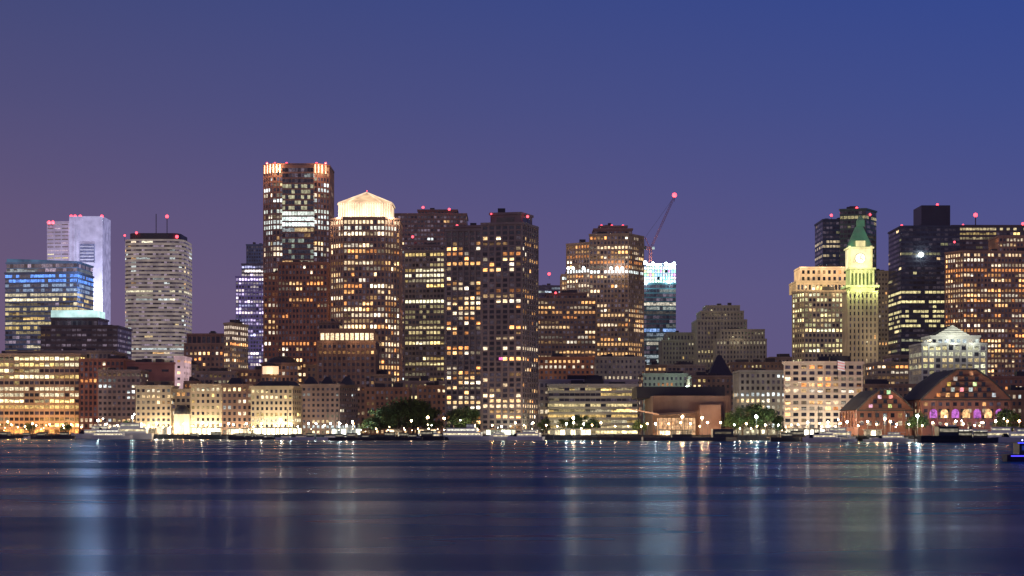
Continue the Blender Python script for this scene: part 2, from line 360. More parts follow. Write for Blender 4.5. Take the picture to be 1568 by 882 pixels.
m.beam((X(989,D),D+8,Z(362,D)),(X(988,D),D+8,Z(377,D)),.15)
m.box(bx+1.4,bx+3.6,D+5,D+7,Z(381,D),Z(377,D),1,(.4,.5,.5))
m.beacon(1034,297,2.2,D,8); m.done()
# art deco group
m=MB('art_deco_office_building','stone',1520)
S=dict(fh=4,bw=2.8,wf=.42,hf=.55,lit=.10,pal='yel',br=.3,pil=1,glow=(.024,.021,.015),dim=.006)
m.block(rect(1015,1068,1540,40),520,units=1,**S); m.block(rect(1022,1062,1545,30),508,520,units=1,**S)
m.block(rect(1068,1143,1525,45),490,units=1,**S); m.block(rect(1074,1138,1530,36),476,490,units=0,**S); m.block(rect(1082,1132,1535,28),467,476,units=2,**S)
m.block(rect(1097,1173,1500,40),522,units=1,**S); m.block(rect(1104,1170,1505,30),507,522,units=1,**S)
m.light(1100,470,1510,4000,(1,.85,.5)); m.light(1030,515,1520,4000,(.8,1,.7)); m.light(1130,512,1490,4000,(1,.85,.5)); m.done()
m=MB('stone_office_building','beige',1290)
m.block(rect(905,988,1290,40),548,fh=4,bw=3,wf=.45,hf=.5,lit=.15,pal='warm',br=.5,glow=(.03,.024,.018)); m.done()
m=MB('brick_loft_building','brick',1270)
m.block(rect(826,910,1270,40),548,fh=4,bw=3.4,wf=.5,hf=.5,lit=.3,pal='warm',br=.7,shop=(1,.5,.2),glow=(.06,.020,.006)); m.done()
m=MB('mansard_roof_building','stone',1180)
m.block(rect(985,1133,1200,40),572,fh=4,bw=3,wf=.45,hf=.5,lit=.25,pal='warm',br=.6,units=4)
m.prism(rect(1086,1122,1180,18),G,Z(575,1180),0,3); m.pyr(rect(1083,1125,1179,20),Z(580,1180),Z(543,1180),3,(0,0,0),.12)
m.beam((X(1104,1180),1189,Z(543,1180)),(X(1104,1180),1189,Z(536,1180)),.2)
m.ball(X(1052,1180),1178,Z(594,1180),1.4,4,(14,20,17)); m.ball(X(1064,1180),1178,Z(597,1180),1.1,4,(14,20,17))
m.light(1050,598,1165,60000,(.6,1,.85)); m.done()
# waterfront hotel / strip-window building
m=MB('strip_window_hotel','pale',1060)
m.block(rect(840,976,1060,30),590,fh=3.4,bw=3.2,wf=.95,hf=.5,lit=.75,pal='yel',br=.65,floorlit=.4,run=.7,band=.5,units=6,shop=(1,.8,.4),glow=(.02,.015,.008))
m.block(rect(826,976,1075,30),582,fh=4,bw=3,lit=.2,br=.6)
m.light(900,654,1044,7000,(1,.85,.5)); m.light(860,654,1044,7000,(1,.85,.5)); m.done()
# aquarium
D=965
m=MB('aquarium_building','brown',D)
p=[(X(1000,D),D),(X(1118,D),D),(X(1118,D),D+60),(X(1000,D),D+60)]
m.prism(p,G,Z(606,D),0,3); m.prism(rect(975,1110,D+20,40),Z(610,D+20),Z(592,D+20),5,3)
for i in range(17): q=1003+i*7; m.box(X(q,D)-.12,X(q,D)+.12,D-.15,D-.01,Z(630,D),Z(606.5,D),2)
x0,x1,x2=X(955,D),X(1005,D),X(1062,D)
ya,yb=D-16,D-.5
m.face([(x0,ya,Z(626,D)),(x1,ya,Z(636,D)),(x1,yb,Z(634,D)),(x0,yb,Z(624,D))],2,(.05,.03,.02))
m.face([(x1,ya,Z(636,D)),(x2,ya,Z(632,D)),(x2,yb,Z(630,D)),(x1,yb,Z(634,D))],2,(.05,.03,.02))
m.face([(x0,ya,Z(624.5,D)),(x1,ya,Z(634,D)),(x1,ya,Z(636,D)),(x0,ya,Z(626.5,D))],2,(.3,.15,.08))
m.box(X(1070,D),X(1102,D),D-6,D-.3,G,Z(620,D),2,(.06,.018,.01)); m.box(X(1006,D),X(1064,D),D-3,D-.2,G,Z(640,D),1,(.7,.4,.2))
for i in range(9): q=1008+i*6.5; m.box(X(q,D)-.2,X(q,D)+.2,D-3.4,D-3.05,G,Z(640,D),2)
for q in (962,985,1010,1035,1060): m.light(q,654,D-14,1100,(1,.6,.3),.5)
m.light(1085,654,D-16,1400,(1,.5,.3)); m.done()
m=MB('wharf_apartment_building','beige',1080)
m.block(rect(1133,1204,1080,30),569,fh=3.8,bw=3,wf=.5,hf=.55,lit=.35,pal='mix',br=.75,pil=2,glow=(.06,.052,.04),units=2,shop=(1,.9,.6))
m.light(1150,652,1066,6000,(.9,1,.7)); m.light(1190,652,1066,6000,(1,.9,.6)); m.done()
m=MB('balconied_wharf_building','pale',980)
m.block(foot(1200,1262,1321,975,4,6),556,fh=3.3,bw=4.6,wf=.62,hf=.58,lit=.5,pal='warm',br=.7,band=.6,glow=(.21,.12,.065),units=3,run=.2,shop=(1,.95,.75))
m.beam((X(1281,975),973,Z(578,975)),(X(1281,975),973,Z(548,975)),.15)
for i in range(7):
    z=Z(552,975)-i*.75; m.face([(X(1281,975)+.2,973,z-.7),(X(1281,975)+4,972.3,z-1.5),(X(1281,975)+4,972.3,z-.9),(X(1281,975)+.2,973,z)],4,(.4,.03,.03) if i%2 else (.4,.35,.35))
for q in (1210,1235,1258,1280,1300,1316): m.light(q,653,964,8000,(1,.78,.52),.5)
m.done()
D=1520
m=MB('dark_glass_skyscraper','dark',D)
m.block(rect(1260,1300,D,40),337,fh=4,bw=3,wf=.8,hf=.5,lit=.06,pal='grn',br=.45,run=.8,dim=.015,rows=[(366,370,(.9,.7,.4),.8,.6),(377,381,(.9,.7,.4),.8,.6),(390,394,(.9,.7,.4),.8,.5)],glow=(.001,.004,.009))
m.block(foot(1286,1326,1342,D-8,6,20),322,fh=4,bw=3,wf=.8,hf=.6,lit=.03,pal='grn',br=.3,dim=.012,glow=(.001,.010,.007))
for q,y in ((1274,329),(1289,325),(1313,318),(1333,328)): m.beacon(q,y,1.3,D-4)
m.done()
# clock tower
D=1250
m=MB('clock_tower','beige',D)
m.block(rect(1299,1343,D,20.5),447,fh=4.2,bw=3,wf=.32,hf=.6,lit=.06,pal='warm',br=.5,pil=1,glow=(.10,.066,.032),units=0,dim=.01)
m.block(rect(1285,1352,D-6,34),578,fh=5,bw=3.5,lit=.3,pal='warm',br=.6,pil=1,units=0,glow=(.05,.04,.03))
cg=(1.1,.95,.5)  # floodlighting of the upper stages is painted as stone emission
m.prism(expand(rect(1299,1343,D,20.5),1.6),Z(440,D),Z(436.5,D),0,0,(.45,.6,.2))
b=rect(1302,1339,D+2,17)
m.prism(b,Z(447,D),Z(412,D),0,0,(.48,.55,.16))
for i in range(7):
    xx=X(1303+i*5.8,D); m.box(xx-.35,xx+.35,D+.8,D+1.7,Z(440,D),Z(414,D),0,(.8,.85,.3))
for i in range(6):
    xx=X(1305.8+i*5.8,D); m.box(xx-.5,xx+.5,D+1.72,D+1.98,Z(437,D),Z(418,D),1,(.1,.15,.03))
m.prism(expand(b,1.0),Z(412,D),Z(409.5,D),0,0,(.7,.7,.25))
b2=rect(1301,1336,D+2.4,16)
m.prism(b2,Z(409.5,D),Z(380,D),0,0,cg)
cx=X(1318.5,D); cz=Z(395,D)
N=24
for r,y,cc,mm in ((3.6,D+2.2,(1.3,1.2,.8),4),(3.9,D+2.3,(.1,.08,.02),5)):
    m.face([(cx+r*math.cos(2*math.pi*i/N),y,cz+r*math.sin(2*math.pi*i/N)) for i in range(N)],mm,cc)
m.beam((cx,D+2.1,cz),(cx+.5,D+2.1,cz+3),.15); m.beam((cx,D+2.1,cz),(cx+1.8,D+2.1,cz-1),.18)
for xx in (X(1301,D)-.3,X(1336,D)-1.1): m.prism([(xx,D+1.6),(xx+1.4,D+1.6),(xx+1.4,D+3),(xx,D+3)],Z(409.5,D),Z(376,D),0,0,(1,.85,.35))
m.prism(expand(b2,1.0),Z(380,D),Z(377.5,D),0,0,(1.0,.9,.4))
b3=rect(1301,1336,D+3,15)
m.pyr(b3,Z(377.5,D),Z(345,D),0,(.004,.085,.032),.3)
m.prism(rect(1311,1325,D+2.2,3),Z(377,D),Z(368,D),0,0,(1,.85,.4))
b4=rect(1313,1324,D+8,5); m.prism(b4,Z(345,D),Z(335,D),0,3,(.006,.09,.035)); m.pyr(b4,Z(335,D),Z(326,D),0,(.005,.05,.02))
for q in (1296,1318,1342): m.light(q,444,D-5,9000,(.8,1,.35))
m.light(1318,407,D-5,8000,(1,.95,.5)); m.light(1297,375,D-1,1500,(.3,1,.5)); m.light(1340,520,D-12,6000,(1,.85,.5)); m.done()
D=1370
m=MB('lit_crown_stone_tower','beige',D)
m.block(foot(1214,1232,1303,D,14,4),446,fh=4,bw=3,wf=.62,hf=.58,lit=.62,pal='grn',br=.75,pil=1,glow=(.055,.037,.018),units=2,rows=[(452,462,(1,.95,.5),.9,1.0)],dim=.006)
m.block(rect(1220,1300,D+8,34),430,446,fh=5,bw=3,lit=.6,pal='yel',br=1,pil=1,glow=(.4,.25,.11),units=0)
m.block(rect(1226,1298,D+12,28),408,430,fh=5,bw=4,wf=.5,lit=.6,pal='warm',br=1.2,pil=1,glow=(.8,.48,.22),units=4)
for q in (1222,1240,1260,1280,1297): m.light(q,436,D-2,5000,(1,.7,.35))
for q in (1230,1262,1292): m.light(q,405,D+8,4000,(1,.6,.4))
m.done()
m=MB('narrow_stone_tower','beige',1540)
m.block(rect(1340,1364,1540,30),416,fh=4,bw=3,wf=.45,hf=.5,lit=.15,pal='warm',br=.5,pil=1,glow=(.05,.036,.022)); m.done()
m=MB('low_office_building','conc',1200)
m.block(rect(1343,1412,1200,40),556,fh=3.8,bw=3.2,wf=.7,hf=.45,lit=.35,pal='warm',br=.7,band=.3,floorlit=.2,glow=(.03,.02,.013)); m.done()
D=1480
m=MB('black_office_tower','dark',D)
m.block(rect(1380,1470,D,50),347,fh=4,bw=3.2,wf=.85,hf=.5,lit=.22,pal='grn',br=.5,floorlit=.05,run=.8,units=2,dim=.008,rows=[(446,452,(1,.85,.4),.9,.9),(455,463,(1,.85,.4),.9,1),(470,500,(1,.85,.4),.7,.8),(374,380,(1,.85,.4),.7,.7)],glow=(.002,.003,.008))
m.prism(rect(1411,1455,D+10,30),Z(347,D),Z(312,D),0,3); m.beacon(1442,310,1.2,D,15); m.beacon(1382,345,1.2)
m.ball(X(1410,D),D-1.5,Z(390,D),1.9,4,(20,22,20)); m.light(1410,390,D-5,6000,(.9,1,1)); m.done()
m=MB('wide_office_tower','dark',1540)
m.block(rect(1458,1640,1540,50),346,fh=4,bw=3,wf=.85,hf=.5,lit=.4,pal='yel',br=.5,floorlit=.1,run=.85,rows=[(358,363,(1,.8,.4),.85,.9),(366,371,(1,.8,.4),.85,1)])
m.beam((X(1503,1540),1560,Z(346,1540)),(X(1503,1540),1560,Z(325,1540)),.4); m.beacon(1503,325,2.0,1540,20); m.beacon(1476,344,1.0); m.beacon(1463,370,1.0,1380); m.done()
m=MB('rose_granite_office_tower','rose',1400)
m.block(foot(1448,1475,1700,1400,16,10),385,fh=4,bw=2.8,wf=.62,hf=.55,lit=.52,pal='warm',br=.8,pil=1,run=.6,rows=[(388,394,(1,.7,.4),.8,1.1)],glow=(.028,.014,.008),dim=.018)
m.block(rect(1530,1700,1410,30),360,385,fh=4,bw=2.8,wf=.58,lit=.5,pal='warm',br=.8,pil=1,glow=(.028,.014,.008))
m.beacon(1568,342,1.4,1410); m.done()
D=1150
m=MB('gabled_office_building','pale',D)
m.block(rect(1412,1510,D,35),527,fh=4,bw=4.2,wf=.65,hf=.62,lit=.5,pal='grn',br=.6,pil=1,glow=(.035,.033,.026),units=0,floorlit=.1)
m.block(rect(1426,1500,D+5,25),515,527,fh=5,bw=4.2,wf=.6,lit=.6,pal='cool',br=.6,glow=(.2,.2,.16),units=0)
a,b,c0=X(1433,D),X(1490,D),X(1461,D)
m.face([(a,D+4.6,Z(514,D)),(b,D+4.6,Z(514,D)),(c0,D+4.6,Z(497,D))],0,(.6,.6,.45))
for t in range(1,6):
    zz=Z(514,D)+(Z(497,D)-Z(514,D))*t/6.5; hw=(b-a)/2*(1-t/6.5); m.box(c0-hw,c0+hw,D+4.3,D+4.5,zz,zz+.35,5)
m.face([(a,D+4.6,Z(514,D)),(c0,D+4.6,Z(497,D)),(c0,D+28,Z(497,D)),(a,D+28,Z(514,D))],3); m.face([(c0,D+4.6,Z(497,D)),(b,D+4.6,Z(514,D)),(b,D+28,Z(514,D)),(c0,D+28,Z(497,D))],3)
m.light(1461,518,D-3,9000,(.9,1,.85)); m.light(1430,526,D-5,4000,(.9,1,.85)); m.light(1492,526,D-5,4000,(.9,1,.85)); m.done()
# gabled brick hotels on the wharf
def hotel(x0,x1,yp,ye,D,purple):
    m=MB('gabled_brick_hotel','brick',D); xc=(x0+x1)/2; w=(x1-x0)/2; a=X(x0,D); b=X(x1,D); c=X(xc,D); zE=Z(ye,D); zP=Z(yp,D); zM=zE+(zP-zE)*.62
    m.prism(rect(x0,x1,D,45),G-1,zE,0,3,(.008,.004,.004))
    m.facade(rect(x0,x1,D,45),G+4.5,zE-.5,fh=3.6,bw=3.6,wf=.5,hf=.55,lit=.35,pal='warm',br=.7,run=.2,pil=2)
    m1=.60; m2=.22
    prof=[(a-.8,zE),(c-(c-a)*m1,zM),(c-(c-a)*m2,zP),(c+(c-a)*m2,zP),(c+(c-a)*m1,zM),(b+.8,zE)]
    y0,y1=D-.6,D+45
    m.face([(x,y0,z) for x,z in reversed(prof)],2,(.002,.001,.001)); m.face([(x,y1,z) for x,z in prof],0)
    for i in range(5):
        p,q=prof[i],prof[i+1]; m.face([(p[0],y0-.8,p[1]+.2),(q[0],y0-.8,q[1]+.2),(q[0],y1,q[1]+.2),(p[0],y1,p[1]+.2)],3)
        m.beam((p[0],y0-.8,p[1]+.1),(q[0],y0-.8,q[1]+.1),.35,5)
    m.box(a-.8,b+.8,y0-.3,y0-.02,zE-.4,zE+.2,5)
    rows=5 if purple else 4
    for j in range(rows):
        f=(j+.5)/rows; z=zE+(zP-zE)*f*.9; half=(c-a)*(.8-.62*f)
        n=max(2,int(half*2/4))
        for k in range(n):
            xx=c-half+2*half*(k+.5)/n
            on=random.random()<.4; m.face([(xx-.9,y0-.08,z),(xx+.9,y0-.08,z),(xx+.9,y0-.08,z+1.9),(xx-.9,y0-.08,z+1.9)],1,tuple(v*random.uniform(.5,1.4) for v in pick('warm')) if on else (.01,.01,.015))
        m.box(c-half,c+half,y0-1.2,y0-.1,z-.5,z-.25,5)
    if purple:
        for k in range(7):
            xx=a+(b-a)*(k+1)/8; r=1.8; z=Z(632,D)
            pts=[(xx-r,D-.85,Z(640,D)),(xx+r,D-.85,Z(640,D))]+[(xx+r*math.cos(math.pi*i/8),D-.85,z+r*math.sin(math.pi*i/8)) for i in range(9)]
            m.face(pts,1,(.55,.15,.6) if k%2==0 else (1.2,.7,.3))
        for q in (1440,1505): m.light(q,646,D-8,1000,(.7,.25,1))
        m.light(1472,648,D-8,1800,(1,.6,.3))
    else: m.light(1355,652,848,2000,(1,.8,.5))
    m.done()
hotel(1412,1546,566,612,850,True); hotel(1314,1396,597,628,860,False)
m=MB('brick_row_building','brick',1100)
m.block(rect(1508,1640,1100,40),578,fh=4,bw=3,wf=.45,hf=.5,lit=.3,pal='warm',br=.7); m.done()
# lower left waterfront
D=1180
m=MB('domed_rotunda_building','beige',D)
m.block(rect(208,262,D,25),592,fh=4,bw=3.4,wf=.5,hf=.5,lit=.3,pal='mix',br=.8,glow=(.05,.030,.015),shop=(1.8,1.3,.8),units=2)
m.block(rect(292,345,D,25),590,fh=4,bw=3.4,wf=.5,hf=.5,lit=.4,pal='yel',br=.8,glow=(.08,.046,.018),shop=(1.8,1.3,.8),units=2)
m.block(rect(262,292,D+6,20),597,fh=4,bw=3.4,lit=.3,br=.8,glow=(.06,.036,.018),units=0)
cxx=X(278,D)
pr=[(cxx+5.6*math.cos(2*math.pi*i/16),D+2+5.6*math.sin(2*math.pi*i/16)) for i in range(16)]
m.prism(pr,G,Z(634,D),0,3,(.4,.33,.22)); m.ball(cxx,D+2,Z(634,D),5.4,5,(0,0,0),1.15,True,16,6)
for q in (222,236,250,265,290,304,318,332): m.light(q,655,D-6,13000,(1,.76,.45),.5)
m.done()
m=MB('gabled_brick_wharf_building','brown',1110)
m.block(rect(340,386,1110,25),590,fh=3.6,bw=3,wf=.5,hf=.55,lit=.4,pal='mix',br=.7,units=2,shop=(1,.9,.6))
p=rect(346,372,1112,20); m.pyr(p,Z(589,1110),Z(578,1110),3,(0,0,0),.5)
m.light(352,656,1104,8000,(1,.8,.5)); m.light(372,656,1104,8000,(1,.8,.5)); m.done()
m=MB('lit_wharf_residence','beige',1090)
m.block(foot(384,448,467,1090,4,16),593,fh=3.6,bw=3,wf=.5,hf=.55,lit=.35,pal='yel',br=.8,units=0,glow=(.07,.042,.015),shop=(1.8,1.5,.9))
p=foot(388,446,463,1094,4,12); m.pyr(p,Z(592,1090),Z(583,1090),3,(0,0,0),.7)
for q in (390,404,418,432,446,458): m.light(q,656,1085,11000,(1,.82,.5),.5)
m.done()
m=MB('dark_gabled_wharf_building','brown',1060)
m.block(foot(462,520,548,1060,4,20),590,fh=3.4,bw=2.8,wf=.5,hf=.5,lit=.22,pal='mix',br=.7,units=0,shop=(.9,.7,.4))
for q in (474,500,530):
    p=rect(q-11,q+11,1064,16); m.pyr(p,Z(589,1060),Z(576,1060),3,(0,0,0),.25)
m.light(520,656,1053,5000,(.9,1,.85)); m.done()
m=MB('cupola_building','brown',1250)
m.block(rect(355,482,1260,40),567,fh=4,bw=3,wf=.5,hf=.5,lit=.25,pal='warm',br=.7,units=3)
m.block(rect(400,456,1252,20),557,fh=4,bw=3,lit=.3,br=.8,units=0)
m.ball(X(428,1250),1264,Z(558,1250),12,5,(0,0,0),.55,True,16,5)
p=octo(401,425,1246,.3); m.prism(p,Z(573,1250),Z(561,1250),4,3,(1.1,.65,.35)); m.pyr(expand(p,.6),Z(561,1250),Z(556,1250),3,(0,0,0),.3)
m.light(413,575,1240,6000,(1,.6,.3)); m.done()
m=MB('lit_attic_office_building','brown',1190)
m.block(rect(487,574,1190,35),524,fh=4,bw=3.3,wf=.55,hf=.5,lit=.14,pal='warm',br=.6,pil=1,units=0)
m.block(rect(490,573,1192,30),505,524,fh=8,bw=3.3,wf=.7,hf=.62,lit=1,pal='warm',br=1.3,run=0,pil=1,units=0,rows=[(500,526,(1,.72,.42),1,1.7)])
m.block(rect(488,520,1198,18),493,505,lit=0,fh=8,units=1); 
for q in (500,540,566): m.light(q,522,1184,2500,(1,.6,.3))
m.done()
# low infill
inf=[(-140,-45,520,1300,'brown'),(-260,-145,470,1400,'conc'),(150,215,568,1210,'conc'),(200,262,585,1230,'brown'),(282,300,585,1230,'brown'),(285,300,560,1350,'stone'),(470,560,560,1230,'brown'),(560,625,595,1160,'brick'),
 (612,690,585,1200,'conc'),(640,690,592,1120,'brick'),(740,830,600,1200,'brown'),(815,850,560,1330,'brown'),(975,1020,560,1300,'brown'),(1010,1080,560,1330,'stone'),(1060,1140,577,1150,'brown'),(1120,1215,556,1420,'brown'),
 (1180,1260,548,1450,'conc'),(1300,1420,590,1120,'brown'),(1365,1412,545,1350,'conc'),(1540,1600,600,950,'brick'),(1620,1750,500,1250,'conc'),(1720,1860,420,1450,'brown'),(300,360,570,1250,'conc'),(560,600,575,1190,'brown')]
for x0,x1,yt,D,wl in inf:
    m=MB('low_rise_building',wl,D)
    m.block(rect(x0,x1,D,30),yt,fh=3.8,bw=3.1,wf=random.uniform(.4,.7),hf=.5,lit=random.uniform(.15,.4),pal=random.choice(['warm','mix','yel']),br=.6,pil=random.choice([0,1,2]),units=4,glow=(.022,.013,.008),shop=(.8,.5,.25)); m.done()
# ============================================================ ground, water, seawall
shore=[(-900,1500),(-300,1330),(0,1225),(180,1150),(250,1120),(460,1030),(600,990),(784,975),(940,940),(1130,930),(1190,930),(1330,835),(1568,790),(1900,720),(2600,650)]
def shoreD(px):
    for i in range(len(shore)-1):
        if shore[i][0]<=px<=shore[i+1][0]:
            t=(px-shore[i][0])/(shore[i+1][0]-shore[i][0]); return shore[i][1]+t*(shore[i+1][1]-shore[i][1])
    return 1000
SP=[(X(a,d),d) for a,d in shore]
def plain(name,vs,fs,mat):
    me=bpy.data.meshes.new(name); me.from_pydata(vs,[],fs); me.materials.append(mat); me.update()
    o=bpy.data.objects.new(name,me); sc.collection.objects.link(o); return o
gv=[(x,y,G) for x,y in SP]+[(9000,SP[-1][1],G),(9000,16000,G),(-9000,16000,G),(-9000,SP[0][1],G)]
plain('ground',gv,[tuple(range(len(gv)))],wallmat('paved_ground',(.09,.085,.08)))
m=MB('seawall','stone',1000)
for i in range(len(SP)-1):
    a,b=SP[i],SP[i+1]
    m.face([(a[0],a[1]-.3,-1),(b[0],b[1]-.3,-1),(b[0],b[1]-.3,G+.4),(a[0],a[1]-.3,G+.4)],5)
    m.face([(a[0],a[1]-.3,G+.4),(b[0],b[1]-.3,G+.4),(b[0],b[1]+.4,G+.4),(a[0],a[1]+.4,G+.4)],0)
    L=math.dist(a,b); n=int(L/5)
    for k in range(n):
        t=k/n; x=a[0]+(b[0]-a[0])*t; y=a[1]+(b[1]-a[1])*t-.8; m.box(x-.25,x+.25,y-.25,y+.25,-1,G+1.0,5)
m.done()
# invented pavilions with glowing fronts, added to brighten the shoreline
for x0,x1,hh,cc in ((206,238,4,(1,.8,.5)),(243,262,5,(1,.88,.62)),(294,338,4.5,(1,.84,.55)),(347,380,4,(1,.8,.5)),(388,462,4.5,(1,.88,.6)),(508,552,4,(.95,1,.85)),(596,612,3.5,(1,.7,.4)),(640,668,3.5,(1,.75,.45)),(690,722,3.5,(1,.85,.6)),(744,790,3.5,(.95,1,.75)),(842,905,3.5,(1,.85,.5)),(1010,1060,3,(1,.7,.4)),(1206,1312,3.6,(1,.92,.7)),(1325,1350,3,(1,.8,.5)),(1488,1512,3,(1,.95,.8))):
    D=max(shoreD(x0),shoreD(x1))+7
    m=MB('added_glow_pavilion','pale',D); a,b=X(x0,D),X(x1,D)
    m.box(a,b,D,D+3.5,G-.5,G+hh,0); m.box(a-.8,b+.8,D-2,D+4,G+hh,G+hh+.35,5)
    n=max(2,int((b-a)/2.6)); c=(b-a)/n
    for k in range(n):
        l=random.choice([.3,1.2,2.5,3.5,5]); xa=a+c*(k+.08); xb=a+c*(k+.92)
        m.face([(xa,D-.05,G+.4),(xb,D-.05,G+.4),(xb,D-.05,G+hh-.4),(xa,D-.05,G+hh-.4)],1,tuple(v*l for v in cc))
        m.beam((a+c*k,D-1.8,G-.2),(a+c*k,D-1.8,G+hh),.08)
    m.done()
# water
wm,nt,b=newmat('harbour_water'); nt.nodes.remove(b); out=nt.nodes['Material Output']
tc=nt.nodes.new('ShaderNodeTexCoord')
def nz(scale,det,sc_=1,rough=.5):
    mp=nt.nodes.new('ShaderNodeMapping'); mp.inputs['Scale'].default_value=scale; nt.links.new(tc.outputs['Object'],mp.inputs[0])
    n=nt.nodes.new('ShaderNodeTexNoise'); n.inputs['Scale'].default_value=sc_; n.inputs['Detail'].default_value=det; n.inputs['Roughness'].default_value=rough
    nt.links.new(mp.outputs[0],n.inputs['Vector']); return n.outputs[0]
def mr(src,a,b_,c,d):
    q=nt.nodes.new('ShaderNodeMapRange'); q.inputs[1].default_value=a;q.inputs[2].default_value=b_;q.inputs[3].default_value=c;q.inputs[4].default_value=d
    nt.links.new(src,q.inputs[0]); return q.outputs[0]
band=nz((.009,.032,1),3)
rip=nz((.15,.9,1),4,1,.6)
sw=nz((.02,.10,1),2)
gl=nt.nodes.new('ShaderNodeBsdfGlossy'); gl.inputs['Color'].default_value=(.62,.70,.80,1)
nt.links.new(mr(band,.3,.7,.25,.20),gl.inputs['Roughness'])
bp=nt.nodes.new('ShaderNodeBump'); bp.inputs['Strength'].default_value=1; bp.inputs['Distance'].default_value=.018
nt.links.new(rip,bp.inputs['Height'])
bp2=nt.nodes.new('ShaderNodeBump'); bp2.inputs['Strength'].default_value=1; bp2.inputs['Distance'].default_value=.05
nt.links.new(sw,bp2.inputs['Height']); nt.links.new(bp.outputs[0],bp2.inputs['Normal']); nt.links.new(bp2.outputs[0],gl.inputs['Normal'])
df=nt.nodes.new('ShaderNodeBsdfDiffuse'); df.inputs['Color'].default_value=(.001,.10,.19,1)
mx=nt.nodes.new('ShaderNodeMixShader'); nt.links.new(mr(band,.32,.70,.12,.52),mx.inputs[0])
nt.links.new(df.outputs[0],mx.inputs[1]); nt.links.new(gl.outputs[0],mx.inputs[2]); nt.links.new(mx.outputs[0],out.inputs['Surface'])
plain('water',[(-12000,-300,0),(12000,-300,0),(12000,16000,0),(-12000,16000,0)],[(0,1,2,3)],wm)
# ============================================================ haze over the city: glow put in as an emissive air box to lift darks
hm=bpy.data.materials.new('city_haze_glow'); hm.use_nodes=True; nt2=hm.node_tree; nt2.nodes.remove(nt2.nodes['Principled BSDF'])
em=nt2.nodes.new('ShaderNodeEmission'); em.inputs[0].default_value=(1,.62,.80,1); em.inputs[1].default_value=.9e-5
nt2.links.new(em.outputs[0],nt2.nodes['Material Output'].inputs['Volume']); hm.cycles.emission_sampling='NONE'
def hbox(h,y0,y1,name):
    x=2500; v=[(-x,y0,-.5),(x,y0,-.5),(x,y1,-.5),(-x,y1,-.5),(-x,y0,h),(x,y0,h),(x,y1,h),(-x,y1,h)]
    plain(name,v,[(0,3,2,1),(4,5,6,7),(0,1,5,4),(1,2,6,5),(2,3,7,6),(3,0,4,7)],hm)
hbox(230,720,2800,'haze_glow')
# ============================================================ street lamps
def lampmesh(nm,col,e,h=6,r=.42):
    m=MB(nm,'conc'); m.beam((0,0,0),(0,0,h),.07,5); m.box(-.2,.2,-.2,.2,0,.6,5); m.ball(0,0,h+r*.8,r,4,tuple(c*e for c in col)); m.box(-.3,.3,-.3,.3,h+r*1.8,h+r*1.8+.12,5)
    o=m.done(loc=(0,0,0)); me=o.data; bpy.data.objects.remove(o); return me
LM=[(lampmesh('street_lamp',(1,.8,.5),60),(1,.8,.5)),(lampmesh('street_lamp',(1,.45,.15),50),(1,.45,.15)),(lampmesh('street_lamp',(.85,1,.9),70),(.85,1,.9)),(lampmesh('street_lamp',(1,.62,.3),55),(1,.62,.3))]
def lamp(px,k,back=6,P=6000,s=1):
    D=shoreD(px)+back; x=X(px,D)
    o=bpy.data.objects.new('street_lamp',LM[k][0]); o.location=(x,D,G); o.scale=(s,s,s); sc.collection.objects.link(o)
    if P:
        l=bpy.data.lights.new('lamp_light','POINT'); l.energy=P*LP; l.color=LM[k][1]; l.shadow_soft_size=.4
        lo=bpy.data.objects.new('lamp_light',l); lo.location=(0,-.8,6.3); lo.parent=o; sc.collection.objects.link(lo)
px=-30
while px<1600:
    k=random.choice([0,0,3,3,2,1]) if px>120 else random.choice([1,1,3])
    tr=545<px<735
    lamp(px,k,random.uniform(1,3) if tr else random.uniform(2,6),800 if tr else random.choice([3000,6000,11000]),random.choice([.5,.6]) if tr else random.choice([.8,.9,1,1.1])); px+=random.uniform(14,26) if tr else random.uniform(9,22)
for px,k,s in ((203,2,1.8),(655,3,1.6),(680,3,1.5),(1158,2,1.6),(1045,3,1.6),(878,0,1.5),(1075,3,1.5),(1405,2,1.5),(1355,0,1.3),(630,3,1.3),(430,0,1.4),(150,2,1.5),(540,2,1.2),(520,2,1.1),(240,0,1.2),(310,0,1.2),(350,0,1.1),(400,0,1.1),(12,1,1.4),(50,1,1.2)):
    lamp(px,k,3,22000 if not 600<px<700 else 1500,s)
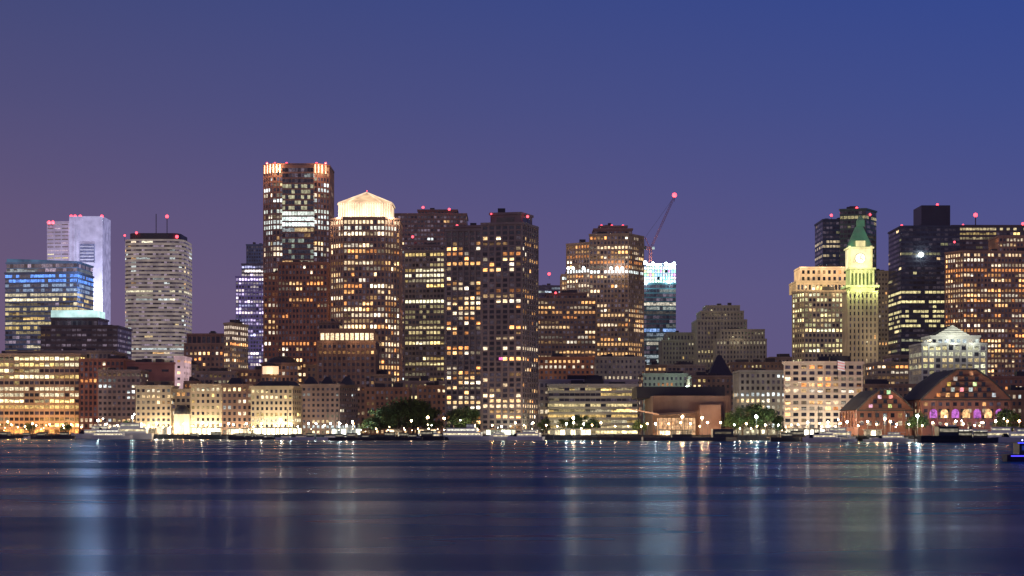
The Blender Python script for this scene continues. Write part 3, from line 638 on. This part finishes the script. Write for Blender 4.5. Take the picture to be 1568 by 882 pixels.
# ============================================================ trees
def leafmat(n,c):
    m,nt,b=newmat(n); tc=nt.nodes.new('ShaderNodeTexCoord'); no=nt.nodes.new('ShaderNodeTexNoise'); no.inputs['Scale'].default_value=.5; no.inputs['Detail'].default_value=3
    nt.links.new(tc.outputs['Object'],no.inputs['Vector']); r=nt.nodes.new('ShaderNodeValToRGB')
    r.color_ramp.elements[0].position=.35; r.color_ramp.elements[1].position=.65
    r.color_ramp.elements[0].color=(c[0]*.5,c[1]*.5,c[2]*.5,1); r.color_ramp.elements[1].color=(c[0]*1.5,c[1]*1.5,c[2]*1.3,1)
    nt.links.new(no.outputs[0],r.inputs[0]); nt.links.new(r.outputs[0],b.inputs['Base Color']); b.inputs['Roughness'].default_value=.7; return m
LEAF=leafmat('foliage',(.04,.08,.025)); BARK=wallmat('bark',(.07,.05,.035))
def treemesh(h,w,seed):
    R=random.Random(seed); m=MB('tree',BARK); m.mats[2]=LEAF
    th=h*.25
    for j in range(6):
        r0=.38-.03*j; m.beam((0,0,th*j/6),(R.uniform(-.1,.1),0,th*(j+1)/6+.05),r0,0)
    cl=[]
    for i in range(15):
        a=R.uniform(0,6.28); t=R.uniform(.0,1); rr=w*.5*math.sqrt(R.random())*(1-.45*t); z=th+(h-th)*(.05+.78*t)
        c=(rr*math.cos(a),rr*math.sin(a),z); cl.append((c,R.uniform(.16,.26)*w)); m.beam((0,0,th*R.uniform(.7,1)),c,.12,0)
    for c,r in cl:
        for k in range(180):
            v=Vector((R.gauss(0,1),R.gauss(0,1),R.gauss(0,1))).normalized()*r*(R.random()**.4)
            p=Vector(c)+Vector((v.x,v.y,v.z*.8)); u=Vector((R.gauss(0,1),R.gauss(0,1),R.gauss(0,1))).normalized(); q=u.orthogonal().normalized(); s=R.uniform(.25,.55)
            m.face([tuple(p-u*s),tuple(p+q*s*.6),tuple(p+u*s),tuple(p-q*s*.6)],2)
    o=m.done(loc=(0,0,0)); me=o.data; bpy.data.objects.remove(o); return me
TM=[treemesh(16,14,i) for i in range(4)]
def tree(px,D,s,back=None):
    o=bpy.data.objects.new('tree',random.choice(TM)); o.location=(X(px,D),D,G); o.scale=(s*random.uniform(.9,1.1),s,s); o.rotation_euler=(0,0,random.uniform(0,6.28)); sc.collection.objects.link(o)
for px,s in ((566,.85),(580,1.0),(594,1.1),(610,1.25),(624,1.36),(638,1.36),(650,1.25),(662,1.0),(602,1.05),(632,1.2)): tree(px,1016+random.uniform(0,12),s)
for px,s in ((696,.95),(708,1.15),(720,1.0)): tree(px,1006+random.uniform(0,8),s)
for px,s in ((865,.6),(878,.7),(890,.75),(903,.75),(832,.6),(1125,.9),(1137,1.05),(1150,1.0),(1163,1.1),(1175,.95),(1190,.7)): tree(px,shoreD(px)+22+random.uniform(0,10),s)
for px,s in ((45,.6),(100,.6),(196,.6),(1402,.8),(1540,.8),(1552,.7),(980,.6)): tree(px,shoreD(px)+18,s)
for px,D,P in ((708,1002,6000),(1150,940,12000),(890,960,6000),(1133,942,6000)):
    lamp(px,0,D-shoreD(px),P,.6)
# ============================================================ boats
HULL=wallmat('white_gelcoat',(.7,.7,.7),.3,.05,glow=True); HULLD=wallmat('dark_hull_paint',(.03,.035,.05),.4,glow=True)
def hullf(m,L,Wd,H,mt,z=0):
    st=[(-.5,.8,0),(-.3,1,0),(0,1,0),(.25,.85,.1),(.42,.45,.3),(.5,.03,.5)]
    rings=[]
    for t,w,r in st:
        x=t*L; w*=Wd/2; rings.append([(x,-w,z+H*(1+r*.5)),(x*.98,-w*.6,z-.3),(x*.98,w*.6,z-.3),(x,w,z+H*(1+r*.5))])
    for i in range(len(rings)-1):
        a,b=rings[i],rings[i+1]
        for k in range(3): m.face([a[k],b[k],b[k+1],a[k+1]],mt)
        m.face([a[0],a[3],b[3],b[0]],mt)
    m.face(rings[0],mt)
def boatmesh(kind):
    m=MB('boat',HULL)
    if kind=='yacht':
        hullf(m,20,5,2,0); m.box(-8,4,-2,2,2,4,0,(.05,.05,.05)); m.box(-7.5,3.5,-2.05,-2.0,2.7,3.4,1,(.9,.75,.45)); m.box(-6,1,-1.7,1.7,4,5.6,0); m.box(-5.5,.6,-1.76,-1.71,4.5,5.1,1,(.6,.55,.4))
        m.pyr([(4,-2),(6.5,-1.4),(6.5,1.4),(4,2)],2,3.6,1,(0,0,0),.5); m.beam((-3,0,5.6),(-3.5,0,8.5),.1); m.ball(-3.5,0,8.6,.25,4,(30,30,28)); m.box(-9,-6,-2,2,5.5,5.65,0)
    elif kind=='sail':
        hullf(m,11,3,1.2,0); m.box(-2.5,2,-1,1,1.2,1.9,0); m.box(-2,1.6,-1.04,-1.0,1.4,1.7,1,(.4,.3,.2)); m.beam((.5,0,1.2),(.5,0,15),.1); m.beam((.5,0,2.6),(-4.5,0,2.6),.16); m.beam((.5,0,15),(5.4,0,1.8),.03); m.beam((.5,0,15),(-5.3,0,1.5),.03); m.beam((.5,-1,9),(.5,1,9),.05)
    elif kind=='motor':
        m.mats[0]=HULLD; hullf(m,12,3.6,1.5,0); m.box(-2,2.5,-1.3,1.3,1.5,3.4,0); m.box(-1.8,2.3,-1.35,-1.3,2.3,3,1,(.25,.22,.16)); m.box(-2.4,2.8,-1.5,1.5,3.4,3.55,5); m.beam((0,0,3.5),(0,0,5.5),.06); m.ball(0,0,5.6,.2,4,(16,12,7))
    elif kind=='ferry':
        hullf(m,32,8,2.4,0); m.box(-14,9,-3.5,3.5,2.4,5,0,(.04,.04,.05)); m.box(-13.5,8.5,-3.57,-3.5,3.2,4.3,1,(1,.85,.55)); m.box(-12,6,-3.2,3.2,5,7.4,0); m.box(-11.5,5.5,-3.27,-3.2,5.6,6.8,1,(.9,.85,.7)); m.box(0,5,-2,2,7.4,9.6,0); m.box(.2,4.8,-2.07,-2,8.2,9.1,1,(.2,.2,.2)); m.beam((-3,0,7.4),(-4,0,12),.15); m.ball(-4,0,12,.35,4,(25,25,25)); m.box(-10,-8,-1,1,7.4,9,5)
    elif kind=='party':
        m.mats[0]=HULLD; hullf(m,16,4.5,1.2,0); m.box(-6,4,-1.8,1.8,1.2,3.0,0); m.box(-5.6,3.6,-1.87,-1.8,1.8,2.6,1,(.01,.02,.12)); m.box(-6.3,4.3,-2,2,3.0,3.15,5)
        m.box(-6.3,4.3,-2.1,-2.02,2.98,3.14,4,(.05,.08,4)); m.box(-7.5,7,-2.42,-2.3,.85,1.0,4,(.15,.1,3.5)); m.ball(-5,0,3.5,.12,4,(3,3,6))
    o=m.done(loc=(0,0,0)); me=o.data; bpy.data.objects.remove(o); return me
BM={k:boatmesh(k) for k in ('yacht','sail','motor','ferry','party')}
NM=dict(yacht='motor_yacht',sail='sailboat',motor='motorboat',ferry='ferry_boat',party='blue_lit_boat')
def boat(k,px,off,s=1,rot=None):
    D=shoreD(px)-off; o=bpy.data.objects.new(NM[k],BM[k]); o.location=(X(px,D),D,0); o.scale=(s,s,s)
    r=rot if rot is not None else random.choice([0,math.pi])+random.uniform(-.35,.35)
    if math.cos(r)<0: o.scale=(-s,s,s); r-=math.pi
    o.rotation_euler=(0,0,r); sc.collection.objects.link(o)
boat('yacht',145,30,1.5,math.pi); boat('yacht',190,45,1.8,math.pi); boat('ferry',172,60,.8,0)
for i in range(44):
    px=random.choice([random.uniform(-20,110),random.uniform(230,560),random.uniform(230,560),random.uniform(1180,1300),random.uniform(560,860)]); boat(random.choice(['sail','motor','motor','motor','yacht']),px,random.uniform(10,90),random.uniform(.8,1.3))
for px,o_,k,s in ((655,50,'motor',1.5),(715,35,'ferry',.9),(815,20,'motor',1.1),(770,28,'yacht',.8),(1222,25,'motor',1.5),(1285,20,'motor',1.5),(1340,18,'sail',1),(1362,22,'yacht',.8),(1385,12,'sail',1),(1425,18,'sail',1.1),(1448,50,'motor',2),(1462,22,'ferry',.8),(1490,34,'yacht',1),(1505,10,'sail',1.1),(1522,30,'yacht',1.2),(1540,10,'sail',1.2),(1558,26,'yacht',1.1),(1570,24,'motor',1),(1590,20,'sail',1),(1475,45,'motor',1.4),(1500,50,'motor',1.3)):
    boat(k,px,o_,s)
o=bpy.data.objects.new('blue_lit_boat',BM['party']); o.location=(X(1612,290),290,0); sc.collection.objects.link(o)
# barge and pier
m=MB('barge',HULLD,870)
D=870
P=[(X(985,D),D),(X(1010,D),D-4),(X(1110,D),D-4),(X(1128,D),D),(X(1128,D),D+12),(X(985,D),D+12)]
m.prism(P,-.5,1.9,0,0); m.box(X(1092,D),X(1124,D),D+1,D+9,1.9,6,0); m.box(X(1095,D),X(1120,D),D+.9,D+.98,3.6,4.6,1,(.1,.08,.05))
for i in range(24): x=X(988+i*4.3,D); m.beam((x,D+.4,1.9),(x,D+.4,3),.05)
m.beam((X(988,D),D+.4,3),(X(1090,D),D+.4,3),.05); m.box(X(1030,D),X(1060,D),D+3,D+8,1.9,3.4,5); m.done(loc=(X(1055,D),D,0))
m=MB('timber_pier',wallmat('timber',(.10,.075,.05)),900)
for x0,x1,y0,y1 in ((880,1125,905,930),(-40,100,1190,1200),(600,760,955,968),(1180,1300,865,880),(1400,1600,770,782)):
    a,b_=X(x0,y0),X(x1,y0); m.box(a,b_,y0,y1,1.5,2.1,0)
    n=int((b_-a)/4)
    for k in range(n+1): x=a+(b_-a)*k/n; m.box(x-.2,x+.2,y0-.3,y0+.1,-1,3,0)
m.done()
# ============================================================ world
w=bpy.data.worlds.new('World'); sc.world=w; w.use_nodes=True; nt=w.node_tree
bg=nt.nodes['Background']; wo=nt.nodes['World Output']
tc=nt.nodes.new('ShaderNodeTexCoord'); sp=nt.nodes.new('ShaderNodeSeparateXYZ'); nt.links.new(tc.outputs['Generated'],sp.inputs[0])
def lin(c): return tuple(((v/255)/12.92 if v/255<.04045 else ((v/255+.055)/1.055)**2.4) for v in c)+(1,)
def ramp(st):
    r=nt.nodes.new('ShaderNodeValToRGB')
    while len(r.color_ramp.elements)<len(st): r.color_ramp.elements.new(.5)
    for e,(p_,c) in zip(r.color_ramp.elements,st): e.position=p_; e.color=lin(c)
    nt.links.new(sp.outputs['Z'],r.inputs[0]); r.color_ramp.interpolation='LINEAR'; return r
rl=ramp([(0,(100,81,110)),(.06,(98,81,113)),(.12,(92,80,118)),(.18,(77,75,119)),(.25,(62,70,119)),(.6,(33,46,95)),(1,(25,35,75))])
rr=ramp([(0,(82,80,124)),(.06,(77,79,130)),(.12,(69,77,136)),(.18,(57,74,140)),(.25,(45,69,143)),(.6,(24,44,105)),(1,(20,32,78))])
mr_=nt.nodes.new('ShaderNodeMapRange'); mr_.inputs[1].default_value=-.30; mr_.inputs[2].default_value=.30; nt.links.new(sp.outputs['X'],mr_.inputs[0])
mix=nt.nodes.new('ShaderNodeMixRGB'); nt.links.new(mr_.outputs[0],mix.inputs[0]); nt.links.new(rl.outputs[0],mix.inputs[1]); nt.links.new(rr.outputs[0],mix.inputs[2])
sky=nt.nodes.new('ShaderNodeTexSky'); sky.sky_type='NISHITA'; sky.sun_disc=False; sky.sun_elevation=math.radians(-3); sky.sun_rotation=math.radians(-20)
bg2=nt.nodes.new('ShaderNodeBackground'); bg2.inputs[1].default_value=.02; nt.links.new(sky.outputs[0],bg2.inputs[0])
nt.links.new(mix.outputs[0],bg.inputs[0]); bg.inputs[1].default_value=1.0
ad=nt.nodes.new('ShaderNodeAddShader'); nt.links.new(bg.outputs[0],ad.inputs[0]); nt.links.new(bg2.outputs[0],ad.inputs[1]); nt.links.new(ad.outputs[0],wo.inputs[0])
s=bpy.data.lights.new('facade_fill','SUN'); s.energy=.22; s.angle=math.radians(20); s.color=(1,.68,.56)  # added warm fill from behind the camera to brighten facades, no visible source
so=bpy.data.objects.new('facade_fill',s); so.rotation_euler=(math.radians(75),0,math.radians(-35)); sc.collection.objects.link(so)
sc.view_settings.view_transform='Standard'; sc.view_settings.look='None'; sc.view_settings.exposure=0
cam=bpy.data.cameras.new('camera'); co=bpy.data.objects.new('camera',cam); sc.collection.objects.link(co)
co.location=(0,0,CH); co.rotation_euler=(math.radians(90),0,0); cam.sensor_width=36; cam.lens=F/1568*36; cam.shift_y=(HY-441)/1568; cam.clip_end=30000; cam.clip_start=.5
sc.camera=co
